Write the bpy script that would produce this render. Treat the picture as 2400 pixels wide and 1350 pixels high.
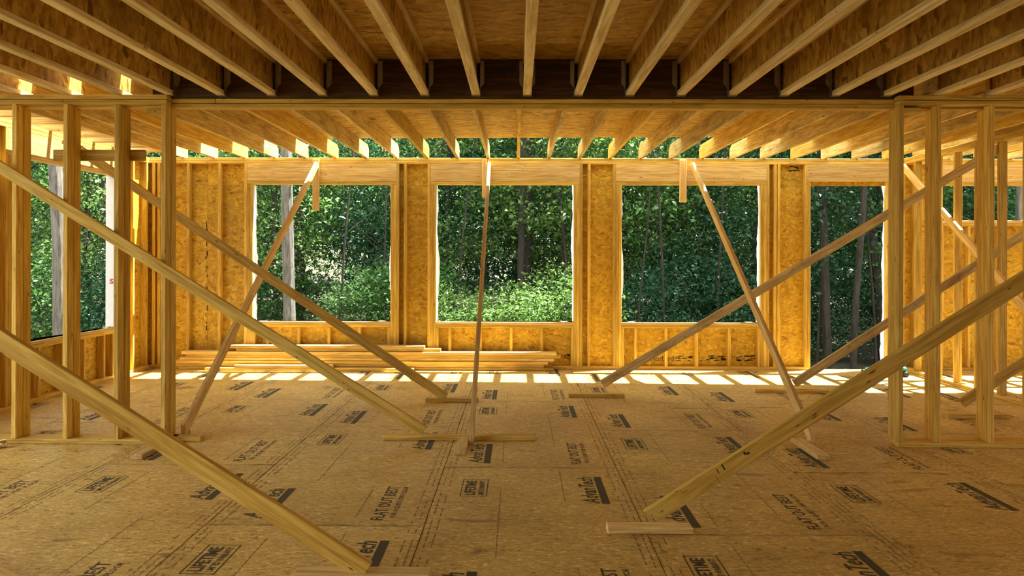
import bpy, bmesh, math, random
import numpy as np
from mathutils import Vector, Matrix

for o in list(bpy.data.objects):
    bpy.data.objects.remove(o)
scene = bpy.context.scene
COL = scene.collection
R = math.radians

# ------------------------------------------------------------------ camera
cd = bpy.data.cameras.new('camera')
cam = bpy.data.objects.new('camera', cd)
COL.objects.link(cam)
cd.sensor_fit = 'HORIZONTAL'
cd.sensor_width = 36.0
cd.lens = 1775.0 * 36.0 / 2400.0
cd.shift_y = -75.0 / 2400.0
cd.clip_start = 0.02
cd.clip_end = 300
cam.matrix_world = (Matrix.Translation((0, 0, 1.5)) @ Matrix.Rotation(R(0.42), 4, 'Z')
                    @ Matrix.Rotation(R(90), 4, 'X') @ Matrix.Rotation(R(0.15), 4, 'Z'))
scene.camera = cam

# ------------------------------------------------------------------ sky, sun, exposure
SUN_DIR = Vector((-0.37, -0.155, -1.0))
world = bpy.data.worlds.new('sky')
scene.world = world
world.use_nodes = True
wn = world.node_tree.nodes
wl = world.node_tree.links
bg = wn['Background']
bg.inputs['Color'].default_value = (0.98, 1.0, 0.97, 1)
bg.inputs['Strength'].default_value = 2.6
sd = bpy.data.lights.new('sun', 'SUN')
sd.energy = 30.0
sd.angle = R(0.55)
sd.color = (1.0, 1.0, 0.90)
sun = bpy.data.objects.new('sun', sd)
COL.objects.link(sun)
sun.rotation_euler = SUN_DIR.to_track_quat('-Z', 'Y').to_euler()
sun.location = (6, 4, 14)
scene.view_settings.view_transform = 'Standard'
scene.view_settings.look = 'None'
scene.view_settings.exposure = 0.12
scene.view_settings.gamma = 1.0
scene.view_settings.use_curve_mapping = False
try:
    scene.cycles.max_bounces = 10
    scene.cycles.diffuse_bounces = 7
    scene.cycles.sample_clamp_indirect = 6.0
except Exception:
    pass

# ------------------------------------------------------------------ materials
def newmat(name):
    m = bpy.data.materials.new(name)
    m.use_nodes = True
    nt = m.node_tree
    return m, nt, nt.nodes, nt.links, nt.nodes['Principled BSDF']

def node(ns, t, **kw):
    n = ns.new(t)
    for k, v in kw.items():
        if k in n.inputs:
            n.inputs[k].default_value = v
        else:
            setattr(n, k, v)
    return n

def ramp(ns, stops):
    r = ns.new('ShaderNodeValToRGB')
    e = r.color_ramp.elements
    while len(e) < len(stops):
        e.new(0.5)
    for el, (p, c) in zip(e, stops):
        el.position = p
        el.color = c if len(c) == 4 else (*c, 1)
    return r

def mixc(ns, ls, fac, a, b, mode='MIX'):
    m = ns.new('ShaderNodeMix')
    m.data_type = 'RGBA'
    m.blend_type = mode
    for sock, v in ((m.inputs['Factor'], fac), (m.inputs[6], a), (m.inputs[7], b)):
        if hasattr(v, 'type') and hasattr(v, 'is_output'):
            ls.new(v, sock)
        else:
            sock.default_value = v if not isinstance(v, tuple) or len(v) == 4 else (*v, 1)
    return m.outputs[2]

def coords(ns, ls, scale, spread=40.0):
    """object coordinates shifted by a random amount per object, then scaled"""
    tc = ns.new('ShaderNodeTexCoord')
    oi = ns.new('ShaderNodeObjectInfo')
    mul = node(ns, 'ShaderNodeMath', operation='MULTIPLY')
    ls.new(oi.outputs['Random'], mul.inputs[0])
    mul.inputs[1].default_value = spread
    add = node(ns, 'ShaderNodeVectorMath', operation='ADD')
    ls.new(tc.outputs['Object'], add.inputs[0])
    ls.new(mul.outputs[0], add.inputs[1])
    mp = ns.new('ShaderNodeMapping')
    mp.inputs['Scale'].default_value = scale
    ls.new(add.outputs[0], mp.inputs['Vector'])
    return add.outputs[0], mp.outputs[0], oi.outputs['Random']

def mapped(ns, ls, vec, scale):
    mp = ns.new('ShaderNodeMapping')
    mp.inputs['Scale'].default_value = scale
    ls.new(vec, mp.inputs['Vector'])
    return mp.outputs[0]

def pine(name, light, dark, vary=0.25, stain=0.0):
    m, nt, ns, ls, bs = newmat(name)
    raw, v1, rnd = coords(ns, ls, (1.2, 16, 16))
    n1 = node(ns, 'ShaderNodeTexNoise', Scale=2.2, Detail=5.0, Roughness=0.6, Distortion=0.7)
    ls.new(v1, n1.inputs['Vector'])
    r1 = ramp(ns, [(0.34, tuple(x * .8 for x in dark)), (0.46, dark), (0.6, light)])
    ls.new(n1.outputs['Fac'], r1.inputs['Fac'])
    # fine growth-ring lines
    v2 = mapped(ns, ls, raw, (0.55, 9, 9))
    w = node(ns, 'ShaderNodeTexWave', Scale=1.6, Distortion=7.0, Detail=3.0)
    w.inputs['Detail Scale'].default_value = 0.9
    w.bands_direction = 'Z'
    ls.new(v2, w.inputs['Vector'])
    r2 = ramp(ns, [(0.0, (0.70, 0.58, 0.44)), (0.4, (1, 1, 1)), (1.0, (1, 1, 1))])
    ls.new(w.outputs['Fac'], r2.inputs['Fac'])
    c = mixc(ns, ls, 0.55, r1.outputs['Color'], r2.outputs['Color'], 'MULTIPLY')
    # knots
    v3 = mapped(ns, ls, raw, (2.6, 8.0, 8.0))
    vo = node(ns, 'ShaderNodeTexVoronoi', Scale=1.0, Randomness=1.0)
    ls.new(v3, vo.inputs['Vector'])
    k = node(ns, 'ShaderNodeMapRange', interpolation_type='SMOOTHSTEP')
    k.inputs['From Min'].default_value = 0.025
    k.inputs['From Max'].default_value = 0.085
    k.inputs['To Min'].default_value = 1.0
    k.inputs['To Max'].default_value = 0.0
    ls.new(vo.outputs['Distance'], k.inputs['Value'])
    c = mixc(ns, ls, k.outputs[0], c, (dark[0] * 0.42, dark[1] * 0.30, dark[2] * 0.25))
    v5 = mapped(ns, ls, raw, (5, 19, 19))
    vd = node(ns, 'ShaderNodeTexVoronoi', Scale=1.0, Randomness=1.0)
    ls.new(v5, vd.inputs['Vector'])
    kd = node(ns, 'ShaderNodeMapRange', interpolation_type='SMOOTHSTEP')
    kd.inputs['From Min'].default_value = 0.05
    kd.inputs['From Max'].default_value = 0.085
    kd.inputs['To Min'].default_value = 0.85
    kd.inputs['To Max'].default_value = 0.0
    ls.new(vd.outputs['Distance'], kd.inputs['Value'])
    c = mixc(ns, ls, kd.outputs[0], c, (0.10, 0.05, 0.02))
    if stain:
        v4 = mapped(ns, ls, raw, (1.5, 2.5, 6))
        ns4 = node(ns, 'ShaderNodeTexNoise', Scale=1.5, Detail=6.0, Roughness=0.7)
        ls.new(v4, ns4.inputs['Vector'])
        r4 = ramp(ns, [(0.5, (1, 1, 1)), (0.7, (0.42, 0.40, 0.40))])
        ls.new(ns4.outputs['Fac'], r4.inputs['Fac'])
        c = mixc(ns, ls, stain, c, r4.outputs['Color'], 'MULTIPLY')
    # board-to-board difference
    mr = node(ns, 'ShaderNodeMapRange')
    mr.inputs['To Min'].default_value = 1.0 - vary
    mr.inputs['To Max'].default_value = 1.0 + vary * 0.55
    ls.new(rnd, mr.inputs['Value'])
    hs = ns.new('ShaderNodeHueSaturation')
    ls.new(c, hs.inputs['Color'])
    ls.new(mr.outputs[0], hs.inputs['Value'])
    ls.new(hs.outputs[0], bs.inputs['Base Color'])
    bs.inputs['Roughness'].default_value = 0.62
    bs.inputs['Specular IOR Level'].default_value = 0.3
    bp = node(ns, 'ShaderNodeBump', Strength=0.12, Distance=0.004)
    ls.new(n1.outputs['Fac'], bp.inputs['Height'])
    ls.new(bp.outputs[0], bs.inputs['Normal'])
    return m

def osb(name, a, b, c3, scale=(13, 42, 42), scale2=(38, 13, 38), bump=0.25, dark=0.5):
    """strand board: flat flakes lying two ways, each flake its own tone"""
    m, nt, ns, ls, bs = newmat(name)
    raw, v1, rnd = coords(ns, ls, (1, 1, 1))
    nd = node(ns, 'ShaderNodeTexNoise', Scale=3.5, Detail=2.0)
    ls.new(raw, nd.inputs['Vector'])
    ad = node(ns, 'ShaderNodeVectorMath', operation='MULTIPLY_ADD')
    ls.new(nd.outputs['Color'], ad.inputs[0])
    ad.inputs[1].default_value = (0.22, 0.22, 0.22)
    ls.new(raw, ad.inputs[2])
    tones = []
    for sc in (scale, scale2):
        v = mapped(ns, ls, ad.outputs[0], sc)
        vo = node(ns, 'ShaderNodeTexVoronoi', Scale=1.0, Randomness=1.0)
        ls.new(v, vo.inputs['Vector'])
        sp = ns.new('ShaderNodeSeparateColor')
        ls.new(vo.outputs['Color'], sp.inputs[0])
        tones.append(sp.outputs[0])
    nz = node(ns, 'ShaderNodeTexNoise', Scale=5.0, Detail=3.0)
    ls.new(raw, nz.inputs['Vector'])
    sel = ramp(ns, [(0.44, (0, 0, 0)), (0.56, (1, 1, 1))])
    ls.new(nz.outputs['Fac'], sel.inputs['Fac'])
    mx = ns.new('ShaderNodeMix')
    ls.new(sel.outputs['Color'], mx.inputs['Factor'])
    ls.new(tones[0], mx.inputs[2])
    ls.new(tones[1], mx.inputs[3])
    rp = ramp(ns, [(0.0, c3), (0.16, b), (0.7, a), (1.0, tuple(min(1, x * 1.25) for x in a))])
    ls.new(mx.outputs[0], rp.inputs['Fac'])
    nf = node(ns, 'ShaderNodeTexNoise', Scale=14.0, Detail=6.0, Roughness=0.7)
    ls.new(raw, nf.inputs['Vector'])
    rf = ramp(ns, [(0.33, (dark, dark * 0.9, dark * 0.8)), (0.52, (1, 1, 1))])
    ls.new(nf.outputs['Fac'], rf.inputs['Fac'])
    c = mixc(ns, ls, 0.7, rp.outputs['Color'], rf.outputs['Color'], 'MULTIPLY')
    mr = node(ns, 'ShaderNodeMapRange')
    mr.inputs['To Min'].default_value = 0.86
    mr.inputs['To Max'].default_value = 1.08
    ls.new(rnd, mr.inputs['Value'])
    hs = ns.new('ShaderNodeHueSaturation')
    ls.new(c, hs.inputs['Color'])
    ls.new(mr.outputs[0], hs.inputs['Value'])
    ls.new(hs.outputs[0], bs.inputs['Base Color'])
    bs.inputs['Roughness'].default_value = 0.6
    bs.inputs['Specular IOR Level'].default_value = 0.3
    bp = node(ns, 'ShaderNodeBump', Strength=bump, Distance=0.004)
    ls.new(mx.outputs[0], bp.inputs['Height'])
    ls.new(bp.outputs[0], bs.inputs['Normal'])
    return m

def plain(name, col, rough=0.6, metal=0.0, noise=0.0, nscale=30.0, spec=0.4):
    m, nt, ns, ls, bs = newmat(name)
    bs.inputs['Base Color'].default_value = (*col, 1)
    bs.inputs['Roughness'].default_value = rough
    bs.inputs['Metallic'].default_value = metal
    bs.inputs['Specular IOR Level'].default_value = spec
    if noise:
        raw, v, rnd = coords(ns, ls, (1, 1, 1))
        n = node(ns, 'ShaderNodeTexNoise', Scale=nscale, Detail=4.0)
        ls.new(raw, n.inputs['Vector'])
        r = ramp(ns, [(0.3, tuple(x * (1 - noise) for x in col)), (0.7, tuple(min(1, x * (1 + noise)) for x in col))])
        ls.new(n.outputs['Fac'], r.inputs['Fac'])
        ls.new(r.outputs['Color'], bs.inputs['Base Color'])
    return m

def floor_board(name):
    m, nt, ns, ls, bs = newmat(name)
    raw, v1, rnd = coords(ns, ls, (1, 1, 1))
    v = mapped(ns, ls, raw, (24, 60, 60))
    nd = node(ns, 'ShaderNodeTexNoise', Scale=1.0, Detail=5.0, Roughness=0.62, Distortion=1.2)
    ls.new(v, nd.inputs['Vector'])
    r1 = ramp(ns, [(0.32, (0.27, 0.16, 0.035)), (0.45, (0.58, 0.385, 0.092)), (0.56, (0.68, 0.47, 0.13)), (0.67, (0.98, 0.78, 0.35))])
    ls.new(nd.outputs['Fac'], r1.inputs['Fac'])
    # broad cloudy wear
    n2 = node(ns, 'ShaderNodeTexNoise', Scale=1.7, Detail=4.0, Roughness=0.6)
    ls.new(raw, n2.inputs['Vector'])
    r2 = ramp(ns, [(0.34, (0.74, 0.68, 0.60)), (0.6, (1, 1, 1))])
    ls.new(n2.outputs['Fac'], r2.inputs['Fac'])
    c = mixc(ns, ls, 0.8, r1.outputs['Color'], r2.outputs['Color'], 'MULTIPLY')
    # scuffs: dark stretched smudges
    v3 = mapped(ns, ls, raw, (2.0, 5.5, 2))
    n3 = node(ns, 'ShaderNodeTexNoise', Scale=1.35, Detail=5.0, Roughness=0.55, Distortion=0.8)
    ls.new(v3, n3.inputs['Vector'])
    r3 = ramp(ns, [(0.61, (1, 1, 1)), (0.72, (0.38, 0.33, 0.27))])
    ls.new(n3.outputs['Fac'], r3.inputs['Fac'])
    c = mixc(ns, ls, 0.85, c, r3.outputs['Color'], 'MULTIPLY')
    # small dark specks
    v4 = mapped(ns, ls, raw, (6, 11, 6))
    vo = node(ns, 'ShaderNodeTexVoronoi', Scale=1.0, Randomness=1.0)
    ls.new(v4, vo.inputs['Vector'])
    k = node(ns, 'ShaderNodeMapRange', interpolation_type='SMOOTHSTEP')
    k.inputs['From Min'].default_value = 0.04
    k.inputs['From Max'].default_value = 0.10
    k.inputs['To Min'].default_value = 0.75
    k.inputs['To Max'].default_value = 0.0
    ls.new(vo.outputs['Distance'], k.inputs['Value'])
    c = mixc(ns, ls, k.outputs[0], c, (0.10, 0.05, 0.02))
    # trodden dirt caught along the panel edges, broken up by noise
    tg = ns.new('ShaderNodeTexCoord')
    sx = ns.new('ShaderNodeSeparateXYZ')
    ls.new(tg.outputs['Generated'], sx.inputs[0])
    def edge(sock, width):
        a = node(ns, 'ShaderNodeMath', operation='SUBTRACT')
        ls.new(sock, a.inputs[0])
        a.inputs[1].default_value = 0.5
        b = node(ns, 'ShaderNodeMath', operation='ABSOLUTE')
        ls.new(a.outputs[0], b.inputs[0])
        m_ = node(ns, 'ShaderNodeMapRange', interpolation_type='SMOOTHSTEP')
        m_.inputs['From Min'].default_value = 0.5 - width
        m_.inputs['From Max'].default_value = 0.5
        ls.new(b.outputs[0], m_.inputs['Value'])
        return m_.outputs[0]
    mxe = node(ns, 'ShaderNodeMath', operation='MAXIMUM')
    ls.new(edge(sx.outputs[0], 0.012), mxe.inputs[0])
    ls.new(edge(sx.outputs[1], 0.010), mxe.inputs[1])
    n5 = node(ns, 'ShaderNodeTexNoise', Scale=5.0, Detail=5.0, Roughness=0.65)
    ls.new(raw, n5.inputs['Vector'])
    r5 = ramp(ns, [(0.46, (0.06, 0.06, 0.06)), (0.66, (1, 1, 1))])
    ls.new(n5.outputs['Fac'], r5.inputs['Fac'])
    me_ = node(ns, 'ShaderNodeMath', operation='MULTIPLY')
    ls.new(mxe.outputs[0], me_.inputs[0])
    ls.new(r5.outputs['Color'], me_.inputs[1])
    c = mixc(ns, ls, me_.outputs[0], c, (0.10, 0.06, 0.025))
    ls.new(c, bs.inputs['Base Color'])
    bs.inputs['Roughness'].default_value = 0.46
    bs.inputs['Specular IOR Level'].default_value = 0.5
    bp = node(ns, 'ShaderNodeBump', Strength=0.2, Distance=0.003)
    ls.new(nd.outputs['Fac'], bp.inputs['Height'])
    ls.new(bp.outputs[0], bs.inputs['Normal'])
    return m

def leafmat(name, a, b):
    m, nt, ns, ls, bs = newmat(name)
    tc = ns.new('ShaderNodeTexCoord')
    oi = ns.new('ShaderNodeObjectInfo')
    n = node(ns, 'ShaderNodeTexNoise', Scale=5.0, Detail=6.0, Roughness=0.8)
    ls.new(tc.outputs['Object'], n.inputs['Vector'])
    r = ramp(ns, [(0.32, a), (0.68, b)])
    ls.new(n.outputs['Fac'], r.inputs['Fac'])
    mr = node(ns, 'ShaderNodeMapRange')
    mr.inputs['To Min'].default_value = 0.7
    mr.inputs['To Max'].default_value = 1.2
    ls.new(oi.outputs['Random'], mr.inputs['Value'])
    hs = ns.new('ShaderNodeHueSaturation')
    ls.new(r.outputs['Color'], hs.inputs['Color'])
    ls.new(mr.outputs[0], hs.inputs['Value'])
    ls.new(hs.outputs[0], bs.inputs['Base Color'])
    bs.inputs['Roughness'].default_value = 0.42
    bs.inputs['Specular IOR Level'].default_value = 0.6
    tr = ns.new('ShaderNodeBsdfTranslucent')
    ls.new(hs.outputs[0], tr.inputs['Color'])
    mx = ns.new('ShaderNodeMixShader')
    mx.inputs[0].default_value = 0.42
    ls.new(bs.outputs[0], mx.inputs[1])
    ls.new(tr.outputs[0], mx.inputs[2])
    ls.new(mx.outputs[0], ns['Material Output'].inputs['Surface'])
    return m

def barkmat(name, a, b):
    m, nt, ns, ls, bs = newmat(name)
    raw, v, rnd = coords(ns, ls, (14, 14, 2.2))
    n = node(ns, 'ShaderNodeTexNoise', Scale=1.5, Detail=6.0, Roughness=0.7, Distortion=0.5)
    ls.new(v, n.inputs['Vector'])
    r = ramp(ns, [(0.35, b), (0.65, a)])
    ls.new(n.outputs['Fac'], r.inputs['Fac'])
    ls.new(r.outputs['Color'], bs.inputs['Base Color'])
    bs.inputs['Roughness'].default_value = 0.9
    bp = node(ns, 'ShaderNodeBump', Strength=0.6, Distance=0.02)
    ls.new(n.outputs['Fac'], bp.inputs['Height'])
    ls.new(bp.outputs[0], bs.inputs['Normal'])
    return m

PINE = pine('pine', (0.78, 0.555, 0.125), (0.64, 0.405, 0.07))
PINE_PALE = pine('pale pine', (0.84, 0.64, 0.27), (0.72, 0.48, 0.16))
PINE_RAW = pine('weathered pine', (0.80, 0.63, 0.28), (0.64, 0.46, 0.16), stain=0.85)
FLANGE = pine('joist flange pine', (0.92, 0.78, 0.46), (0.80, 0.63, 0.32), vary=0.15)
OSB_WALL = osb('wall strand board', (0.64, 0.41, 0.042), (0.54, 0.32, 0.026), (0.39, 0.19, 0.011), dark=0.6)
OSB_WEB = osb('web strand board', (0.56, 0.36, 0.085), (0.41, 0.23, 0.04), (0.20, 0.10, 0.015), (34, 34, 7), (22, 22, 9))
OSB_CEIL = osb('ceiling strand board', (0.68, 0.455, 0.11), (0.52, 0.31, 0.055), (0.30, 0.16, 0.024), (6, 34, 20), (9, 22, 20))
FLOOR = floor_board('subfloor board')
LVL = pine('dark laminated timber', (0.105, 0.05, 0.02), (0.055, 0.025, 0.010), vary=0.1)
INK = plain('printing ink', (0.06, 0.05, 0.028), 0.7)
INK_FAINT = plain('faded printing ink', (0.27, 0.18, 0.065), 0.7)
STEEL = plain('galvanised steel', (0.46, 0.44, 0.40), 0.34, 0.9, 0.15, 40)
WRAP = plain('white house wrap', (0.86, 0.87, 0.88), 0.5, 0, 0.04, 14)
RED = plain('red ink', (0.55, 0.05, 0.05), 0.6)
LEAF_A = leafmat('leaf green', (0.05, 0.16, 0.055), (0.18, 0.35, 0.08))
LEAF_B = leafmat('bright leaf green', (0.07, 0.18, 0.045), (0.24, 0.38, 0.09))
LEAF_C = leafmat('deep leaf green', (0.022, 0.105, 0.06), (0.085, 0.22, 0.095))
BARK_PALE = barkmat('pale bark', (0.21, 0.19, 0.165), (0.07, 0.062, 0.054))
BARK = barkmat('brown bark', (0.055, 0.046, 0.038), (0.016, 0.014, 0.011))
SOIL = plain('leaf litter', (0.09, 0.08, 0.045), 0.95, 0, 0.5, 5)
UNDER = plain('joint shadow board', (0.06, 0.035, 0.015), 0.9)
TEAL = plain('teal plastic', (0.01, 0.26, 0.27), 0.35)
BLACK = plain('black rubber', (0.018, 0.018, 0.018), 0.55)
CANMETAL = plain('shiny can metal', (0.78, 0.76, 0.62), 0.2, 1.0)

# ------------------------------------------------------------------ helpers
def put(o, root=None, M=None):
    COL.objects.link(o)
    if root is not None:
        o.parent = root
        M = Matrix.Translation(-root.location) @ (M if M is not None else Matrix.Identity(4))
    if M is not None:
        o.matrix_basis = M
    return o

def mesh_obj(name, bm, mat, root=None, M=None, smooth=False):
    me = bpy.data.meshes.new(name)
    bm.to_mesh(me)
    bm.free()
    me.materials.append(mat)
    if smooth:
        for p in me.polygons:
            p.use_smooth = True
    return put(bpy.data.objects.new(name, me), root, M)

def box_bm(x0, x1, y0, y1, z0, z1, bev=0.003, bm=None):
    own = bm is None
    bm = bm or bmesh.new()
    vs = [bm.verts.new((x, y, z)) for x in (x0, x1) for y in (y0, y1) for z in (z0, z1)]
    fs = [(0, 1, 3, 2), (4, 6, 7, 5), (0, 4, 5, 1), (2, 3, 7, 6), (0, 2, 6, 4), (1, 5, 7, 3)]
    faces = [bm.faces.new([vs[i] for i in f]) for f in fs]
    if bev and own:
        bmesh.ops.bevel(bm, geom=list(bm.edges), offset=bev, segments=1, affect='EDGES')
    return bm

def empty(name, loc=(0, 0, 0)):
    o = bpy.data.objects.new(name, None)
    o.location = loc
    o.empty_display_size = 0.1
    COL.objects.link(o)
    return o

def tag(o, label, cat, group=None):
    o['label'] = label
    o['category'] = cat
    if group:
        o['group'] = group
    return o

def struct(o, label=None):
    o['kind'] = 'structure'
    if label:
        o['label'] = label
    return o

def box(name, x, y, z, mat, root=None, bev=0.004, axis=None):
    """a board filling x, y, z ranges; its mesh runs along local X so the grain follows its length"""
    d = (x[1] - x[0], y[1] - y[0], z[1] - z[0])
    c = Vector(((x[0] + x[1]) / 2, (y[0] + y[1]) / 2, (z[0] + z[1]) / 2))
    a = axis if axis is not None else d.index(max(d))
    if a == 0:
        L, W, T, rot = d[0], d[1], d[2], Matrix.Identity(4)
    elif a == 1:
        L, W, T, rot = d[1], d[0], d[2], Matrix.Rotation(R(90), 4, 'Z')
    else:
        L, W, T, rot = d[2], d[1], d[0], Matrix.Rotation(R(-90), 4, 'Y')
    bm = box_bm(-L / 2, L / 2, -W / 2, W / 2, -T / 2, T / 2, min(bev, min(d) * 0.2))
    return mesh_obj(name, bm, mat, root, Matrix.Translation(c) @ rot)

def beam(name, p0, p1, wdir, w, t, mat, root=None, bev=0.003, cut0=0.0, cut1=0.0):
    """a straight timber from p0 to p1 (centre line); w is its size along wdir, t across; cut = skewed ends"""
    p0, p1 = Vector(p0), Vector(p1)
    X = (p1 - p0)
    L = X.length
    X.normalize()
    Y = (Vector(wdir) - X * X.dot(Vector(wdir))).normalized()
    Z = X.cross(Y)
    M = Matrix((X, Y, Z)).transposed().to_4x4()
    M.translation = (p0 + p1) / 2
    bm = box_bm(-L / 2, L / 2, -w / 2, w / 2, -t / 2, t / 2, 0)
    for v in bm.verts:
        s = v.co.y / (w / 2)
        if v.co.x < 0:
            v.co.x += s * cut0
        else:
            v.co.x += s * cut1
    bmesh.ops.bevel(bm, geom=list(bm.edges), offset=bev, segments=1, affect='EDGES')
    return mesh_obj(name, bm, mat, root, M)

def text_bm(txt, size, offset=0.0, shear=0.0, xs=1.0):
    cu = bpy.data.curves.new('t', 'FONT')
    cu.body = txt
    cu.size = size
    cu.offset = offset
    cu.shear = shear
    cu.resolution_u = 2
    ob = bpy.data.objects.new('t', cu)
    COL.objects.link(ob)
    dg = bpy.context.evaluated_depsgraph_get()
    me = bpy.data.meshes.new_from_object(ob.evaluated_get(dg))
    bm = bmesh.new()
    bm.from_mesh(me)
    bpy.data.objects.remove(ob)
    bpy.data.curves.remove(cu)
    bpy.data.meshes.remove(me)
    xs_ = [v.co.x for v in bm.verts]
    ys_ = [v.co.y for v in bm.verts]
    cx, cy = (min(xs_) + max(xs_)) / 2, (min(ys_) + max(ys_)) / 2
    for v in bm.verts:
        v.co.x = (v.co.x - cx) * xs
        v.co.y = v.co.y - cy
        v.co.z = 0
    return bm

def shift(bm, dx, dy):
    for v in bm.verts:
        v.co.x += dx
        v.co.y += dy
    return bm

def fit(bm, length, height, cx=0, cy=0):
    xs = [v.co.x for v in bm.verts]
    ys = [v.co.y for v in bm.verts]
    sx = length / (max(xs) - min(xs))
    sy = height / (max(ys) - min(ys))
    mx, my = (max(xs) + min(xs)) / 2, (max(ys) + min(ys)) / 2
    for v in bm.verts:
        v.co.x = (v.co.x - mx) * sx + cx
        v.co.y = (v.co.y - my) * sy + cy
    return bm

def merge(*bms):
    out = bms[0]
    for b in bms[1:]:
        me = bpy.data.meshes.new('m')
        b.to_mesh(me)
        b.free()
        out.from_mesh(me)
        bpy.data.meshes.remove(me)
    return out

def rect(x0, x1, y0, y1, bm=None):
    bm = bm or bmesh.new()
    bm.faces.new([bm.verts.new((x, y, 0)) for x, y in ((x0, y0), (x1, y0), (x1, y1), (x0, y1))])
    return bm

def frame(x0, x1, y0, y1, t):
    bm = rect(x0, x1, y0, y0 + t)
    rect(x0, x1, y1 - t, y1, bm)
    rect(x0, x0 + t, y0 + t, y1 - t, bm)
    rect(x1 - t, x1, y0 + t, y1 - t, bm)
    return bm

ORD = ['', 'first', 'second', 'third', 'fourth', 'fifth', 'sixth', 'seventh', 'eighth', 'ninth', 'tenth',
       'eleventh', 'twelfth', 'thirteenth', 'fourteenth', 'fifteenth', 'sixteenth', 'seventeenth', 'eighteenth']

# ================================================================== STRUCTURE
# heights
ZP = 2.774            # top of the partition plates, underside of the near joists
ZC = 3.073            # underside of the near ceiling boards
ZB = 2.800            # top of the back wall plates
ZF = 2.984            # underside of the boards over the back room
YB = 10.05            # inner face of the back wall studs
XL = -4.90            # inner face of the left wall studs

# ---- floor: a dark deck below and 4 x 8 ft panels on it, each with its printing
floor = struct(mesh_obj('floor', box_bm(-5.05, 8.6, -3.0, YB + 0.10, -0.30, -0.019, 0), UNDER))

def printed(length_along_y=True):
    return Matrix.Rotation(R(90), 4, 'Z')      # text reads away from the camera, tops to the left

def logo_mesh():
    a = fit(text_bm('AdvanTech', 0.12, 0.0022, 0.25), 0.54, 0.105, 0, 0.037)
    b = rect(-0.28, 0.28, -0.075, -0.026)
    return merge(a, b)

def slogan_mesh():
    a = fit(text_bm('FLAT OUT BEST', 0.1, 0.0012), 0.62, 0.075, 0, 0.05)
    b = fit(text_bm('FOR A QUIET STIFF FLOOR', 0.05, 0.0004), 0.58, 0.038, 0.02, -0.035)
    return merge(a, b)

def warranty_mesh():
    a = fit(text_bm('LIFETIME', 0.1, 0.003), 0.30, 0.070, 0, 0.026)
    b = fit(text_bm('LIMITED WARRANTY', 0.05, 0.001), 0.30, 0.036, 0, -0.045)
    return merge(frame(-0.18, 0.18, -0.085, 0.085, 0.006), a, b)

def ring(bm, x, y, r, t=0.35, n=8, sx=1.0):
    o = [bm.verts.new((x + r * sx * math.cos(k * 2 * math.pi / n), y + r * math.sin(k * 2 * math.pi / n), 0)) for k in range(n)]
    i = [bm.verts.new((x + r * sx * (1 - t) * math.cos(k * 2 * math.pi / n), y + r * (1 - t) * math.sin(k * 2 * math.pi / n), 0)) for k in range(n)]
    for k in range(n):
        bm.faces.new((o[k], o[(k + 1) % n], i[(k + 1) % n], i[k]))

def guide_mesh(seed):
    """nailing rings and the fine dashed guide lines of one panel, panel centre at 0,0 (x = 4 ft, y = 8 ft)"""
    rnd = random.Random(seed)
    bm = bmesh.new()
    for k in range(6):
        y = -1.22 + 0.2032 + k * 0.4064 + rnd.uniform(-.01, .01)
        for j in range(8):
            x = -0.54 + j * 0.152 + rnd.uniform(-.025, .025)
            if rnd.random() < 0.75:
                ring(bm, x, y + rnd.uniform(-.03, .03), 0.011, 0.42)
    for x in (-0.575, -0.535, 0.575, 0.535):
        y = -1.18
        while y < 1.16:
            l = rnd.uniform(0.015, 0.07)
            if rnd.random() < 0.72:
                rect(x - 0.004, x + 0.004, y, y + l, bm)
            y += l + rnd.uniform(0.008, 0.03)
    for x in (-0.20, 0.20):
        y = -1.1
        while y < 1.1:
            l = rnd.uniform(0.02, 0.06)
            if math.sin(y * 3.1 + x * 9 + seed) > -0.1:
                rect(x - 0.003, x + 0.003, y, y + l, bm)
            y += l + 0.012
    for k in range(7):
        rect(-0.60, -0.57, -1.2 + k * 0.4, -1.195 + k * 0.4, bm)
        rect(0.57, 0.60, -1.2 + k * 0.4, -1.195 + k * 0.4, bm)
    return bm

def to_mesh(name, bm, mat):
    me = bpy.data.meshes.new(name)
    bm.to_mesh(me)
    bm.free()
    me.materials.append(mat)
    return me

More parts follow.
